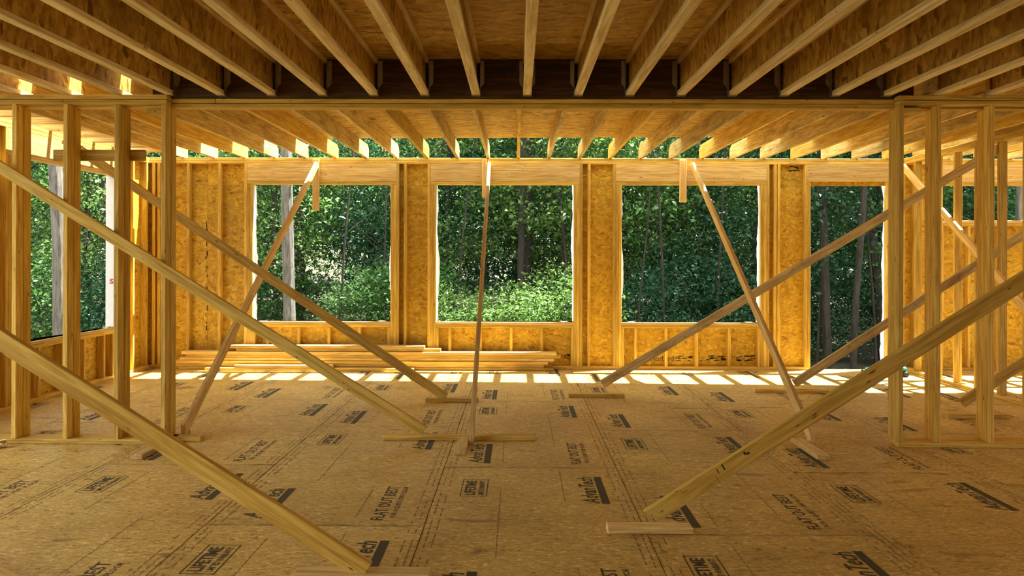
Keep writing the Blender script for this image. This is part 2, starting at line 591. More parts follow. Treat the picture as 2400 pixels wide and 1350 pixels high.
ME_LOGO = to_mesh('printed_logo', logo_mesh(), INK)
ME_SLOGAN = to_mesh('printed_slogan', slogan_mesh(), INK)
ME_STAMP = to_mesh('warranty_stamp', warranty_mesh(), INK)
ME_GUIDE = [to_mesh('nailing_guide', guide_mesh(s), INK_FAINT) for s in range(4)]
COLX = {-4: -5.04, -3: -4.175, -2: -2.955, -1: -1.735, 0: -0.515, 1: 0.705, 2: 1.925, 3: 3.145, 4: 4.365, 5: 5.585, 6: 6.805, 7: 8.025}
BUTT = {-4: 5.5, -3: 4.30, -2: 5.41, -1: 4.20, 0: 5.37, 1: 4.09, 2: 5.28, 3: 4.0, 4: 5.3, 5: 4.1, 6: 5.3, 7: 4.1}
rr = random.Random(5)
for c in range(-4, 8):
    x0 = COLX[c]
    x1 = COLX.get(c + 1, 8.6)
    for k in range(-4, 4):
        y0 = BUTT[c] + 2.44 * k
        y1 = y0 + 2.44
        ya, yb = max(y0, -3.0), min(y1, YB + 0.10)
        if yb - ya < 0.05:
            continue
        g = 0.0019
        p = box('floor_panel', (x0 + g, x1 - g), (ya + g * 1.2, yb - g * 1.2), (-0.019, 0.0), FLOOR, floor, 0.0012, axis=0)
        def onpanel(name, me, X, Y, rot=True):
            if not (x0 < X < x1 and ya + 0.28 < Y < yb - 0.20):
                return
            o = bpy.data.objects.new(name, me)
            COL.objects.link(o)
            o.parent = p
            o.matrix_basis = Matrix.Translation(-p.location) @ Matrix.Translation((X, Y, 0.0009)) @ (Matrix.Rotation(R(90), 4, 'Z') if rot else Matrix.Identity(4))
        if y1 > 1.5:
            jx = rr.uniform(-.02, .02)
            onpanel('printed_logo', ME_LOGO, x0 + 0.236 + jx, y0 + 0.385)
            onpanel('warranty_stamp', ME_STAMP, x0 + 0.225 + jx, y0 + 1.97)
            onpanel('printed_slogan', ME_SLOGAN, x0 + 0.985 + jx, y0 + 0.40)
            onpanel('printed_logo', ME_LOGO, x0 + 0.990 + jx, y0 + 1.94)
            if x1 - x0 > 1.1 and yb - ya > 2.3:
                onpanel('nailing_guide', ME_GUIDE[(c + k) % 4], (x0 + x1) / 2, (y0 + y1) / 2, False)

# ---- ground outside
bm = bmesh.new()
gx = np.linspace(-60, 60, 61)
gy = np.linspace(-40, 80, 61)
gv = [[bm.verts.new((x, y, -0.9 + 0.12 * math.sin(x * .7) * math.cos(y * .6) + (max(0, y - 18) * 0.06))) for x in gx] for y in gy]
for j in range(60):
    for i in range(60):
        bm.faces.new((gv[j][i], gv[j][i + 1], gv[j + 1][i + 1], gv[j + 1][i]))
ground = struct(mesh_obj('ground', bm, SOIL, smooth=True))

# ---- ceiling boards
def slab(name, pts, z0, z1, mat, root=None):
    bm = bmesh.new()
    lo = [bm.verts.new((x, y, z0)) for x, y in pts]
    hi = [bm.verts.new((x, y, z1)) for x, y in pts]
    bm.faces.new(lo[::-1])
    bm.faces.new(hi)
    n = len(pts)
    for i in range(n):
        bm.faces.new((lo[i], lo[(i + 1) % n], hi[(i + 1) % n], hi[i]))
    bmesh.ops.recalc_face_normals(bm, faces=bm.faces)
    return mesh_obj(name, bm, mat, root)

struct(slab('ceiling', [(-5.1, -3.0), (8.6, -3.0), (8.6, 6.30), (-2.86, 6.30), (-2.86, 6.05), (-5.1, 6.05)], ZC, ZC + 0.018, OSB_CEIL))
def ye(x):
    return 9.50 - 0.034 * x
struct(slab('ceiling.001', [(-4.72, 6.20), (-2.86, 6.20), (-2.86, 6.165), (8.6, 6.165), (8.6, 8.85), (4.95, 8.85), (4.95, ye(4.95)), (-4.72, ye(-4.72))],
            ZF, ZF + 0.018, OSB_CEIL))

# ---- back wall: sheathing, plates and the studs between the openings
S = 0.038
YS = YB + 0.089
wall_back = struct(empty('wall_back', (0, YB, 0)))
ZT0, ZT1 = ZB - 0.076, ZB
W = [(-3.525, -1.689), (-1.082, 0.747), (1.380, 3.220)]           # the three tall windows
DOOR = (3.878, 4.891)
SMALL = (5.60, 7.42)
ZS, ZH = 0.623, 2.446
# sheathing sheets (seam lines left between upper and lower sheets)
def sheath(x0, x1, z0, z1):
    return box('sheathing_panel', (x0 + .0015, x1 - .0015), (YS, YS + 0.0125), (z0, z1 - 0.003), OSB_WALL, wall_back, 0.001, axis=0)
segs = [(-5.03, -4.16), (-4.16, W[0][0]), (W[0][1], W[1][0]), (W[1][1], W[2][0]), (W[2][1], DOOR[0]), (DOOR[1], SMALL[0]), (SMALL[1], 8.6)]
for a, b in segs:
    sheath(a, b, 0.0, 2.44)
    sheath(a, b, 2.44, ZB)
for a, b in W:
    sheath(a, b, 0.0, ZS - 0.045)
    sheath(a, b, ZH + .02, ZB)
sheath(DOOR[0], DOOR[1], ZH, ZB)
sheath(SMALL[0], SMALL[1], 0.0, 1.95)
sheath(SMALL[0], SMALL[1], ZH + .02, ZB)
for x0, x1 in ((XL - .13, -1.31), (-1.308, 3.6), (3.602, 8.6)):
    box('top_plate', (x0, x1), (YB, YS), (ZT0, ZT0 + S), PINE, wall_back)
for x0, x1 in ((XL - .13, -.4), (-.398, 4.2), (4.202, 8.6)):
    box('top_plate', (x0, x1), (YB, YS), (ZT0 + S, ZT1), PINE, wall_back)
for x0, x1 in ((XL, -0.2), (-0.198, DOOR[0]), (DOOR[1], 8.6)):
    box('bottom_plate', (x0, x1), (YB, YS), (0, S), PINE, wall_back)
def bstud(x, root=wall_back, z0=S, z1=ZT0, name='stud', mat=PINE):
    return box(name, (x, x + S), (YB, YS), (z0, z1), mat, root, axis=2)
for x in (-4.87, -4.80, -4.408, -3.990, -1.512, 0.930, 3.394, 3.440, 5.08, 5.24, 7.9, 8.3):
    bstud(x)

def flap_strip(name, p0, p1, n, width, rough, root, seed, mat=WRAP):
    """loose edge of house wrap: a thin rippled strip running from p0 to p1, ragged on its free side"""
    rnd = random.Random(seed)
    p0, p1, n = Vector(p0), Vector(p1), Vector(n)
    bm = bmesh.new()
    rows = []
    N = 28
    out = Vector((0, 1, 0)) if abs(n.y) < .5 else Vector((1, 0, 0))
    ph = rnd.uniform(0, 6)
    for i in range(N + 1):
        t = i / N
        p = p0.lerp(p1, t)
        w = width * (0.55 + 0.45 * math.sin(t * 9 + ph) * math.sin(t * 4.2 + ph * 2)) + rnd.uniform(0, rough)
        rows.append([bm.verts.new(p), bm.verts.new(p + n * w * .5 + out * rnd.uniform(-.004, .006)),
                     bm.verts.new(p + n * w + out * rnd.uniform(-.008, .012))])
    for a, b in zip(rows, rows[1:]):
        for k in range(2):
            bm.faces.new((a[k], a[k + 1], b[k + 1], b[k]))
    ex = bmesh.ops.solidify(bm, geom=list(bm.faces), thickness=0.0012)
    return mesh_obj(name, bm, mat, root, smooth=True)

def window(name, x0, x1, cripples, z0=ZS, seed=0, jl=2, jr=2, twin_plate=True):
    """a framed window opening in the back wall: king and jack studs, header, sill, cripples, house wrap"""
    r = struct(empty(name, ((x0 + x1) / 2, YB, z0)))
    for k in range(jl):
        box('jack_stud', (x0 - S * (k + 1), x0 - S * k), (YB, YS), (S, ZH), PINE, r, axis=2)
    for k in range(jr):
        box('jack_stud', (x1 + S * k, x1 + S * (k + 1)), (YB, YS), (S, ZH), PINE, r, axis=2)
    bstud(x0 - S * (jl + 1), r, name='king_stud')
    bstud(x1 + S * jr, r, name='king_stud')
    hx0, hx1 = x0 - S * jl, x1 + S * jr
    box('header', (hx0, hx1), (YB, YS), (2.491, ZT0), PINE_PALE, r)
    box('header_plate', (hx0, hx1), (YB, YS), (ZH, 2.491), PINE, r)
    box('window_sill', (x0, x1), (YB, YS), (z0 - S, z0), PINE_PALE, r)
    if twin_plate:
        box('window_sill', (x0, x1), (YB, YS), (z0 - 2 * S, z0 - S), PINE, r)
    zt = z0 - (2 * S if twin_plate else S)
    for x in cripples:
        bstud(x, r, S, zt, 'cripple_stud')
    yo = YS + 0.016
    box('house_wrap', (x0 + .0003, x0 + .0018), (YB + .03, YS + .014), (z0 + .002, ZH - .002), WRAP, r, 0, axis=2)
    box('house_wrap', (x1 - .0018, x1 - .0003), (YB + .045, YS + .014), (z0 + .002, ZH - .002), WRAP, r, 0, axis=2)
    flap_strip('house_wrap', (x0 - .01, yo, z0 - .02), (x0 - .01, yo, ZH + .03), (1, 0, 0), 0.045, 0.012, r, seed)
    flap_strip('house_wrap', (x1 + .01, yo, z0 - .02), (x1 + .01, yo, ZH + .03), (-1, 0, 0), 0.038, 0.010, r, seed + 1)
    flap_strip('house_wrap', (x0, YB + .03, z0 + .003), (x1, YB + .03, z0 + .003), (0, 1, 0), 0.11, 0.03, r, seed + 2)
    return r

P = 0.4064
window('window_1', W[0][0], W[0][1], [W[0][0], -3.34, -2.93, -2.525, -2.12, W[0][1] - S], seed=3)
window('window_2', W[1][0], W[1][1], [W[1][0], -0.915, -0.508, -0.102, 0.305, W[1][1] - S], seed=8)
window('window_3', W[2][0], W[2][1], [W[2][0], 1.55, 1.955, 2.36, 2.79, W[2][1] - S], seed=13)
w4 = window('window_4', SMALL[0], SMALL[1], [SMALL[0], 5.95, 6.36, 6.77, 7.17], z0=1.985, seed=21)

door = struct(empty('door_1', (sum(DOOR) / 2, YB, 0)))
for x in (DOOR[0] - S,):
    box('jack_stud', (x, x + S), (YB, YS), (S, 2.50), PINE, door, axis=2)
box('jack_stud', (DOOR[1], DOOR[1] + S), (YB, YS), (S, 2.50), PINE, door, axis=2)
bstud(DOOR[0] - 2 * S, door, name='king_stud')
bstud(DOOR[1] + S, door, name='king_stud')
box('header', (DOOR[0] - S, DOOR[1] + S), (YB, YS), (2.50, ZT0), PINE_PALE, door)
yo = YS + .016
flap_strip('house_wrap', (DOOR[0] - .01, yo, 0), (DOOR[0] - .01, yo, ZH), (1, 0, 0), 0.05, 0.012, door, 31)
flap_strip('house_wrap', (DOOR[1] + .01, yo, 0), (DOOR[1] + .01, yo, ZH), (-1, 0, 0), 0.05, 0.012, door, 32)

# printed marks on the back wall sheets
def wall_text(name, txt, x, z, length, height, y=YS - 0.0012, root=wall_back, mat=INK, off=0.001, roll=0):
    bm = fit(text_bm(txt, 0.1, off), length, height)
    M = Matrix.Translation((x, y, z)) @ Matrix.Rotation(R(roll), 4, 'Y') @ Matrix.Rotation(R(90), 4, 'X')
    return mesh_obj(name, bm, mat, root, M)
def dashes(name, x0, x1, z0, z1, n, seed, root=wall_back, vertical=False):
    rnd = random.Random(seed)
    bm = bmesh.new()
    for k in range(n):
        a, b = rnd.uniform(x0, x1), rnd.uniform(z0, z1)
        l, h = rnd.uniform(.02, .07), rnd.uniform(.008, .016)
        if vertical:
            l, h = h, l
        rect(a, a + l, b, b + h, bm)
    M = Matrix.Translation((0, YS - .0012, 0)) @ Matrix.Rotation(R(90), 4, 'X')
    return mesh_obj(name, bm, INK, root, M)
wall_text('printed_name', 'Norbord', 1.94, 0.135, 0.30, 0.075)
dashes('printed_line', 2.10, 2.33, .10, .17, 14, 1)
dashes('printed_line', 2.42, 2.75, .10, .17, 22, 2)
dashes('printed_line', 2.84, 3.16, .10, .17, 22, 3)
dashes('printed_line', 0.36, 0.70, .12, .18, 22, 4)
dashes('printed_line', 3.60, 3.74, 2.63, 2.70, 14, 5)
dashes('printed_line', -4.19, -4.17, .35, 2.0, 26, 6, vertical=True)

# ---- left wall: framed like the back one, with one wide window opening
wall_left = struct(empty('wall_left', (XL, 8, 0)))
XLo = XL - 0.089
LW = (7.33, 9.17)
def lsheath(y0, y1, z0, z1):
    o = box('sheathing_panel', (XLo - 0.0125, XLo), (y0, y1), (z0, z1), OSB_WALL, wall_left, 0.001, axis=1)
for a, b in ((5.95, LW[0] - .0), (LW[1], YS + .012)):
    lsheath(a, b, 0, 2.44)
    lsheath(a, b, 2.443, ZB)
lsheath(LW[0], LW[1], 0, ZS - .045)
box('bottom_plate', (XLo, XL), (5.95, YB), (0, S), PINE, wall_left)
box('top_plate', (XLo, XL), (5.95, YB), (ZT0, ZT0 + S), PINE, wall_left)
box('top_plate', (XLo, XL), (5.95, YB), (ZT0 + S, ZT1), PINE, wall_left)
def lstud(y, root, z0=S, z1=ZT0, name='stud'):
    return box(name, (XLo, XL), (y, y + S), (z0, z1), PINE, root, axis=2)
for y in (6.1, 6.5, 6.9, 9.45, 9.62, 9.97):
    lstud(y, wall_left)
w5 = struct(empty('window_5', (XL, 8.25, ZS)))
for k in range(2):
    lstud(LW[0] - S * (k + 1), w5, S, 2.47, 'jack_stud')
    lstud(LW[1] + S * k, w5, S, 2.47, 'jack_stud')
lstud(LW[0] - 3 * S, w5, name='king_stud')
lstud(LW[1] + 2 * S, w5, name='king_stud')
for k in range(3):
    box('header', (XLo + k * .0297, XLo + k * .0297 + .029), (LW[0] - 2 * S, LW[1] + 2 * S), (2.50, ZT0), PINE_PALE, w5)
box('header_plate', (XLo, XL), (LW[0] - 2 * S, LW[1] + 2 * S), (2.462, 2.50), PINE_PALE, w5)
box('window_sill', (XLo, XL), LW, (ZS - S, ZS), PINE_PALE, w5)
box('window_sill', (XLo, XL), LW, (ZS - 2 * S, ZS - S), PINE, w5)
for y in (LW[0], 7.72, 8.12, 8.53, 8.94, LW[1] - S):
    lstud(y, w5, S, ZS - 2 * S, 'cripple_stud')
box('house_wrap', (XLo - .016, XL - .006), (LW[1] - .004, LW[1] - .0015), (ZS + .004, 2.46), WRAP, w5, 0, axis=2)
flap_strip('house_wrap', (XL - .02, LW[0], ZS + .003), (XL - .02, LW[1], ZS + .003), (-1, 0, 0), 0.10, 0.03, w5, 45)
bm = fit(text_bm('S', 0.1, .004), 0.05, 0.065)
mesh_obj('red_letter', bm, RED, w5, Matrix.Translation(((XLo + XL) / 2 + .012, LW[1] - .005, 1.18)) @ Matrix.Rotation(R(90), 4, 'X'))
# short outriggers over the left wall, from the last joist out past the plates
for i, y in enumerate((6.70, 7.09, 7.49, 7.90, 8.30, 8.71, 9.12, 9.53)):
    o = box('outrigger', (XL - .42, -4.47), (y, y + S), (ZB, ZB + .14), PINE_PALE)
    tag(o, f'short flat rafter end crossing the left wall plate, {ORD[8 - i]} from the far corner', 'rafter', 'short rafters over the left wall')

# ---- boarding added unseen at the right, limiting sky light on camera-facing faces
added_wall_right = struct(empty('added_wall_right', (8.6, 4, 0)))
box('sheathing_panel', (8.6, 8.613), (-3.0, 2.5), (0, ZC), OSB_WALL, added_wall_right, 0.001, axis=1)
box('sheathing_panel', (8.6, 8.613), (6.4, YS), (0, ZC), OSB_WALL, added_wall_right, 0.001, axis=1)
# two boards added over the right-hand room's rafters to break up its sun patch
for k, y in enumerate((9.20, 9.62)):
    o = box('shade_board', (4.96, 8.6), (y, y + .10), (ZF + .001, ZF + .039), PINE, axis=0)
    tag(o, ('nearer', 'farther')[k] + ' flat board added over the right room rafters to shade its floor', 'board')
# ---- boarded wall with one doorway, added behind the camera to hold back sky light
added_wall_front = struct(empty('added_wall_front', (0, -3, 0)))
for x0, x1, z0, z1 in ((-5.05, -3.6, 0, ZC), (-3.6, -.6, 0, ZC), (-.6, .6, 2.2, ZC),
                       (.6, 8.6, 0, ZC)):
    box('sheathing_panel', (x0, x1), (-3.013, -3.0), (z0, z1), OSB_WALL, added_wall_front, 0.001, axis=0)

# ================================================================== PARTITIONS
YF0, YF1, YR1 = 5.98, 6.069, 6.16
def partition(name, studs, x0, x1, label, extra_rear=()):
    r = empty(name, ((x0 + x1) / 2, YF0, 0))
    tag(r, label, 'stud wall')
    for x in studs:
        box('stud', (x, x + S), (YF0, YF1 - .0025), (S, 2.698), PINE, r, axis=2)
        box('stud', (x + .004, x + S + .002), (YF1 + .0025, YR1), (S, 2.683), PINE, r, axis=2)
    for z in (2.698, 2.7375):
        box('top_plate', (x0, x1), (YF0, YF1 - .001), (z, z + S - .0025), PINE, r)
    box('bottom_plate', (x0, x1), (YF0, YF1 - .001), (0, S), PINE, r)
    for z in (2.683, 2.722):
        box('top_plate', (x0, x1), (YF1 + .001, YR1), (z, z + S), PINE, r)
    box('bottom_plate', (x0 + (0 if x0 < 0 else .02), x1 + (.24 if x0 < 0 else 0)), (YF1 + .001, YR1), (0, S), PINE, r)
    return r
pl_ = partition('stud_partition', (-4.86, -4.423, -4.015, -3.607, -3.199, -2.825), XL, -2.785,
                'double row of open wall studs on the left, crossed by long braces')
box('wood_block', (-2.99, -2.84), (YF1 + .002, YR1), (2.635, 2.682), PINE, pl_)
pr_ = partition('stud_partition', (3.0, 3.292, 3.712, 4.12, 4.53), 3.0, 4.75,
                'double row of open wall studs on the right, beside the teal tool')
box('wood_block', (3.04, 3.19), (YF0 + .03, YF1 + .05), (2.640, 2.682), PINE, pr_)

sp = tag(empty('side_partition', (5.145, 8, 0)), 'open stud wall running back to the far wall at far right', 'stud wall')
for y in (9.75, 9.28, 8.872, 8.466, 8.06, 7.655, 7.25, 6.84, 6.43):
    box('stud', (5.10, 5.189), (y, y + S), (S, ZT0), PINE, sp, axis=2)
box('top_plate', (5.10, 5.189), (6.2, YB), (ZT0, ZT0 + S), PINE, sp)
box('top_plate', (5.10, 5.189), (6.2, YB), (ZT0 + S, ZT1), PINE, sp)
box('bottom_plate', (5.10, 5.189), (6.2, YB), (0, S), PINE, sp)

# header plates across the opening and the dark beam on them
hp = tag(empty('header_plate', (0.1, 6.07, 2.683)), 'long doubled timber plate spanning the opening under the dark beam', 'beam')
box('lower_board', (-2.785, 3.0), (YF1 + .001, YR1), (2.683, 2.720), PINE, hp)
box('upper_board', (-2.43, 3.0), (YF1 + .001, YR1), (2.7235, 2.760), PINE, hp)
box('upper_board', (-2.785, -2.433), (YF1 + .001, YR1), (2.7235, 2.760), PINE, hp)
YBM = 6.05
bmr = tag(empty('ceiling_beam', (0.1, YBM, 2.77)), 'dark brown laminated beam carrying the joist ends above the opening', 'beam')
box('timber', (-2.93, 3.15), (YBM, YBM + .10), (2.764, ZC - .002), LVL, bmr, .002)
wall_text('printed_letters', 'APA', -0.11, 2.985, 0.20, 0.075, YBM - .0012, bmr, BLACK, .003, 180)
wall_text('printed_letters', 'APA', -2.02, 2.985, 0.20, 0.075, YBM - .0012, bmr, BLACK, .003, 180)

# ================================================================== NEAR I-JOISTS
def hanger_mesh():
    bm = bmesh.new()
    for s in (-1, 1):
        x = s * 0.036
        # side flange against the beam, its pointed foot and the nail heads
        a, b = (x, x + s * 0.026)
        vs = [(a, .07), (a, .285), (b, .285), (b, .105)]
        f = [bm.verts.new((u, 0, v)) for u, v in vs]
        g = [bm.verts.new((u, .0025, v)) for u, v in vs]
        bm.faces.new(f)
        bm.faces.new(g[::-1])
        for i in range(4):
            bm.faces.new((f[i], g[i], g[(i + 1) % 4], f[(i + 1) % 4]))
        box_bm(min(x, x - s * .0025), max(x, x - s * .0025), -.055, .0, .0, .285, 0, bm)
    box_bm(-.036, .036, -.055, 0, -.0025, 0, 0, bm)
    bmesh.ops.recalc_face_normals(bm, faces=bm.faces)
    return to_mesh('joist_hanger', bm, STEEL)
ME_HANG = hanger_mesh()
NAILS = [(s * .053, z) for s in (-1, 1) for z in (.13, .18, .205, .235, .265)]
bm = bmesh.new()
bmesh.ops.create_cone(bm, cap_ends=True, segments=8, radius1=.0055, radius2=.004, depth=.006, matrix=Matrix.Rotation(R(90), 4, 'X'))
ME_NAIL = to_mesh('nail_head', bm, plain('bright nail steel', (0.75, 0.73, 0.68), 0.25, 1.0))
Y0J = -2.6

def ijoist(x, i, y1, hang, label):
    r = empty('i_joist', (x, y1, ZP))
    tag(r, label, 'joist', 'I-joists of the near ceiling')
    fw = 0.064
    box('bottom_flange', (x - fw / 2, x + fw / 2), (Y0J, y1), (ZP, ZP + S), FLANGE, r)
    box('top_flange', (x - fw / 2, x + fw / 2), (Y0J, y1), (ZC - S - .001, ZC - .001), FLANGE, r)
    box('web', (x - .0055, x + .0055), (Y0J, y1), (ZP + S, ZC - S - .001), OSB_WEB, r, 0, axis=1)
    if hang:
        o = bpy.data.objects.new('joist_hanger', ME_HANG)
        COL.objects.link(o)
        o.parent = r
        o.matrix_basis = Matrix.Translation((0, YBM - .003 - y1, 0.0))
        for nx, nz in NAILS:
            q = bpy.data.objects.new('nail_head', ME_NAIL)
            COL.objects.link(q)
            q.parent = o
            q.location = (nx, -.002, nz)
    return r
for i in range(-11, 12):
    x = 0.073 + P * i
    over = (i <= -8 or i >= 8)
    n = abs(i)
    side = 'left' if i < 0 else 'right'
    if i == 0:
        lab = 'pale-edged I-joist overhead at the centre, running nearly straight away'
    else:
        lab = f'ceiling I-joist with strand-board web, {ORD[n]} to the {side} of the centre one'
    ijoist(x, i, 6.24 if i <= -8 else (6.06 if i >= 8 else YBM - .004), not over, lab)

# ================================================================== BACK-ROOM JOISTS
def rafter_mesh(y0, y1, clip):
    """a 2x8 from y0 to y1 along local X, upper far corner clipped"""
    h = ZF - ZB - .001
    prof = [(y0, 0), (y1, 0), (y1, h - .045), (y1 - clip, h), (y0, h)]
    bm = bmesh.new()
    a = [bm.verts.new((u, -S / 2, v)) for u, v in prof]
    b = [bm.verts.new((u, S / 2, v)) for u, v in prof]
    bm.faces.new(a)
    bm.faces.new(b[::-1])
    for i in range(5):
        bm.faces.new((a[i], b[i], b[(i + 1) % 5], a[(i + 1) % 5]))
    bmesh.ops.recalc_face_normals(bm, faces=bm.faces)
    bmesh.ops.bevel(bm, geom=list(bm.edges), offset=.002, segments=1, affect='EDGES')
    return bm
for j in range(-11, 21):
    x = 0.01 + P * j
    y0 = 6.165 if -2.9 < x < 3.1 else 5.94
    if x < -2.9:
        y0 = 6.25
    if x < XL + .1:
        continue
    n = abs(j)
    side = 'left' if j < 0 else 'right'
    lab = ('plain timber rafter over the back room, straight ahead at the centre' if j == 0 else
           f'timber rafter over the back room, {ORD[n] if n < 19 else "far outer"} to the {side} of the centre rafter')
    if n >= 19:
        lab = f'timber rafter over the side room at far right, {"last" if n == 20 else "last but one"} of the row'
    o = mesh_obj('rafter', rafter_mesh(0, YS + .03 - y0, .09), PINE_RAW if (j * 7) % 3 != 0 else PINE,
                 None, Matrix.Translation((x, y0, ZB)) @ Matrix.Rotation(R(90), 4, 'Z'))
    tag(o, lab, 'rafter', 'rafters over the back room')

# ================================================================== DIAGONAL BRACES
V89, V38 = 0.089, 0.038
def pbrace(name, label, a, b, mat=PINE, w=V89, t=V38, cut0=0, cut1=0, wdir=(0, 0, 1)):
    o = beam(name, a, b, wdir, w, t, mat, None, .003, cut0, cut1)
    return tag(o, label, 'brace')
G = 'diagonal_brace'
def at(px, py, Y, yaw=R(.42), roll=R(.15)):
    """the point at depth Y that was measured at a place in the photograph (survey of the real positions)"""
    x = (px - 1200) / 1775.0
    z = (600 - py) / 1775.0 + x * roll
    dx, dy = x * math.cos(yaw) - math.sin(yaw), math.cos(yaw) + x * math.sin(yaw)
    return (dx * Y / dy, Y, 1.5 + z * Y / dy)

pbrace(G, 'long brace rising right from a cleat in front of the third window', at(1412, 900, 8.10), at(2345, 345, 8.10), PINE_RAW, cut0=.0)
pbrace(G, 'brace rising right in front of the doorway from the middle-right cleat', at(1862, 899, 8.42), at(2620, 405, 8.42), PINE_RAW)
pbrace(G, 'short visible brace rising right behind the right stud wall', at(2255, 945, 7.12), at(2560, 745, 7.12))
d_ = pbrace(G, 'big foreground brace on the right, measuring marks inked on its face', at(1531, 1206, 4.13), at(2760, 429, 4.13), PINE, cut0=-.035)
pbrace(G, 'big foreground brace crossing the lower left corner', at(-420, 529, 3.50), at(862, 1338, 3.50), PINE)
pbrace(G, 'long brace against the left studs, ending at the long central cleat', at(-225, 252, 5.90), (at(995, 1011, 6.02)))
pbrace(G, 'brace falling right past the first window, end on a far cleat', at(150, 327, 7.76), at(1046, 931, 7.76))
pbrace(G, 'brace leaning back from the floor to the first window header', (-2.655, 10.0, 2.715), (-2.745, 6.20, 0.045), PINE_PALE, cut0=.03, cut1=-.03, wdir=(0, 0, 1))
pbrace(G, 'slim brace leaning back to the middle window header, tip sunlit', (-0.375, 10.0, 2.715), (-0.362, 6.0, 0.045), PINE_PALE, cut0=.03, cut1=-.03)
pbrace(G, 'brace leaning back to the third window header, patched with sunlight', (2.300, 10.0, 2.715), (2.345, 6.03, 0.045), PINE_PALE, cut0=.03, cut1=-.03)
pbrace(G, 'pale brace coming down forwards beside the far right stud wall', (5.06, 10.0, 2.70), (5.06, 6.25, 0.05), PINE_PALE, cut0=.03, cut1=-.03)
o = box('crosswise_board', (-3.80, -3.05), (YR1 + .002, YR1 + .04), (2.27, 2.36), PINE, axis=0)
tag(o, 'short level board nailed across the backs of the left studs', 'board')

# ink marks on the foreground brace
def mark_on(root, dist, h, l, off=0.0):
    bm = rect(-l / 2, l / 2, -h / 2, h / 2)
    o = bpy.data.objects.new('ink_mark', to_mesh('ink_mark', bm, INK))
    COL.objects.link(o)
    o.parent = root
    return o
Ld = (Vector(at(2760, 429, 4.13)) - Vector(at(1531, 1206, 4.13))).length
for dist, yy, hh, ll in ((0.425, .018, .030, .005), (0.462, .020, .035, .009), (0.40, -.02, .05, .002), (0.60, .022, .018, .012), (0.615, .012, .012, .02), (0.20, .03, .02, .002)):
    o = mark_on(d_, dist, hh, ll)
    # the face turned to the camera is local +Z or -Z, whichever points to -Y
    zc = d_.matrix_basis.to_3x3() @ Vector((0, 0, 1))
    s = 1 if zc.y < 0 else -1
    o.matrix_basis = Matrix.Translation((-Ld / 2 + dist, yy, s * (V38 / 2 + .0008)))

# ---- nailing blocks at the head of the leaning braces
for x0, x1, z0, lab in ((-2.722, -2.633, 2.095, 'upright wood block hanging from the plate at the first window'),
                        (-0.472, -0.384, 2.275, 'upright wood block hanging from the plate at the middle window'),
                        (2.140, 2.230, 2.215, 'upright wood block hanging from the plate at the third window')):
    tag(box('wood_block', (x0, x1), (YB - S - .001, YB - .001), (z0, 2.775), PINE_PALE, axis=2), lab, 'wood block')

# ---- cleats on the floor
def cleat(label, x, y, mat=PINE_PALE, h=S):
    return tag(box('floor_cleat', x, y, (0.0, h), mat), label, 'cleat')
cleat('flat floor cleat at the foot of the brace before the third window', (0.545, 1.14), (8.03, 8.12), PINE)
cleat('flat floor cleat below the doorway, crossed by a leaning brace', (2.62, 3.44), (8.36, 8.45), PINE)
cleat('flat floor cleat glimpsed behind the right stud wall', (4.00, 4.58), (7.06, 7.15), PINE)
cleat('thick short floor cleat under the right foreground brace', (0.49, 0.95), (4.088, 4.177), PINE_PALE)
cleat('very long floor cleat crossing the centre behind the slim brace', (-1.09, 0.145), (6.145, 6.234), PINE)
cleat('small floor cleat farthest back, left of the slim brace', (-0.94, -0.40), (7.74, 7.829), PINE)
cleat('floor cleat pointing forwards at the foot of the left leaning brace', (-2.835, -2.746), (5.53, 6.35), PINE_PALE)
cleat('stubby floor cleat pointing forwards at the foot of the slim central brace', (-0.475, -0.386), (5.70, 6.13), PINE_PALE)
cleat('floor cleat pointing forwards at the foot of the right leaning brace', (2.215, 2.304), (5.60, 6.15), PINE_PALE)
cleat('floor cleat peeping in at the bottom edge, left of centre', (-1.03, -0.40), (3.47, 3.56), PINE_PALE)
o = beam('board_offcut', (-2.715, 3.625, .0195), (-2.075, 3.255, .0195), (0, 1, 0), .14, .038, PINE)
tag(o, 'brown board end on the floor in the bottom left corner', 'board')

# ================================================================== LUMBER PILE
def X(px, Y):
    return at(px, 600, Y)[0]
YP = 9.90
layers = [(418, 1298), (408, 1275), (408, 1285), (421, 1299), (436, 1315), (426, 1305), (553, 1033), (520, 995)]
names = ['bottom', 'second', 'third', 'fourth', 'fifth', 'sixth', 'seventh', 'top']
GP = 'boards in the pile under the windows'
for k, (a, b) in enumerate(layers):
    z = 0.0402 * k
    o = box('lumber_board', (X(a, YP), X(b, YP)), (YP + .012 * math.sin(k * 2.3), YP + .138), (z, z + .0385), PINE_PALE if k % 2 else PINE)
    tag(o, f'{names[k]} board of the long lumber pile under the windows' + (', shorter than those below' if k > 5 else ''), 'board', GP)
o = box('lumber_board', (X(488, YP), X(972, YP)), (YP - .105, YP - .016), (0, .0385), PINE)
tag(o, 'long board on the floor in front of the lumber pile', 'board', GP)
o = box('lumber_board', (X(556, YP), X(785, YP)), (YP - .10, YP - .02), (.0392, .0775), PINE_PALE)
tag(o, 'shorter board lying on the front board of the lumber pile', 'board', GP)

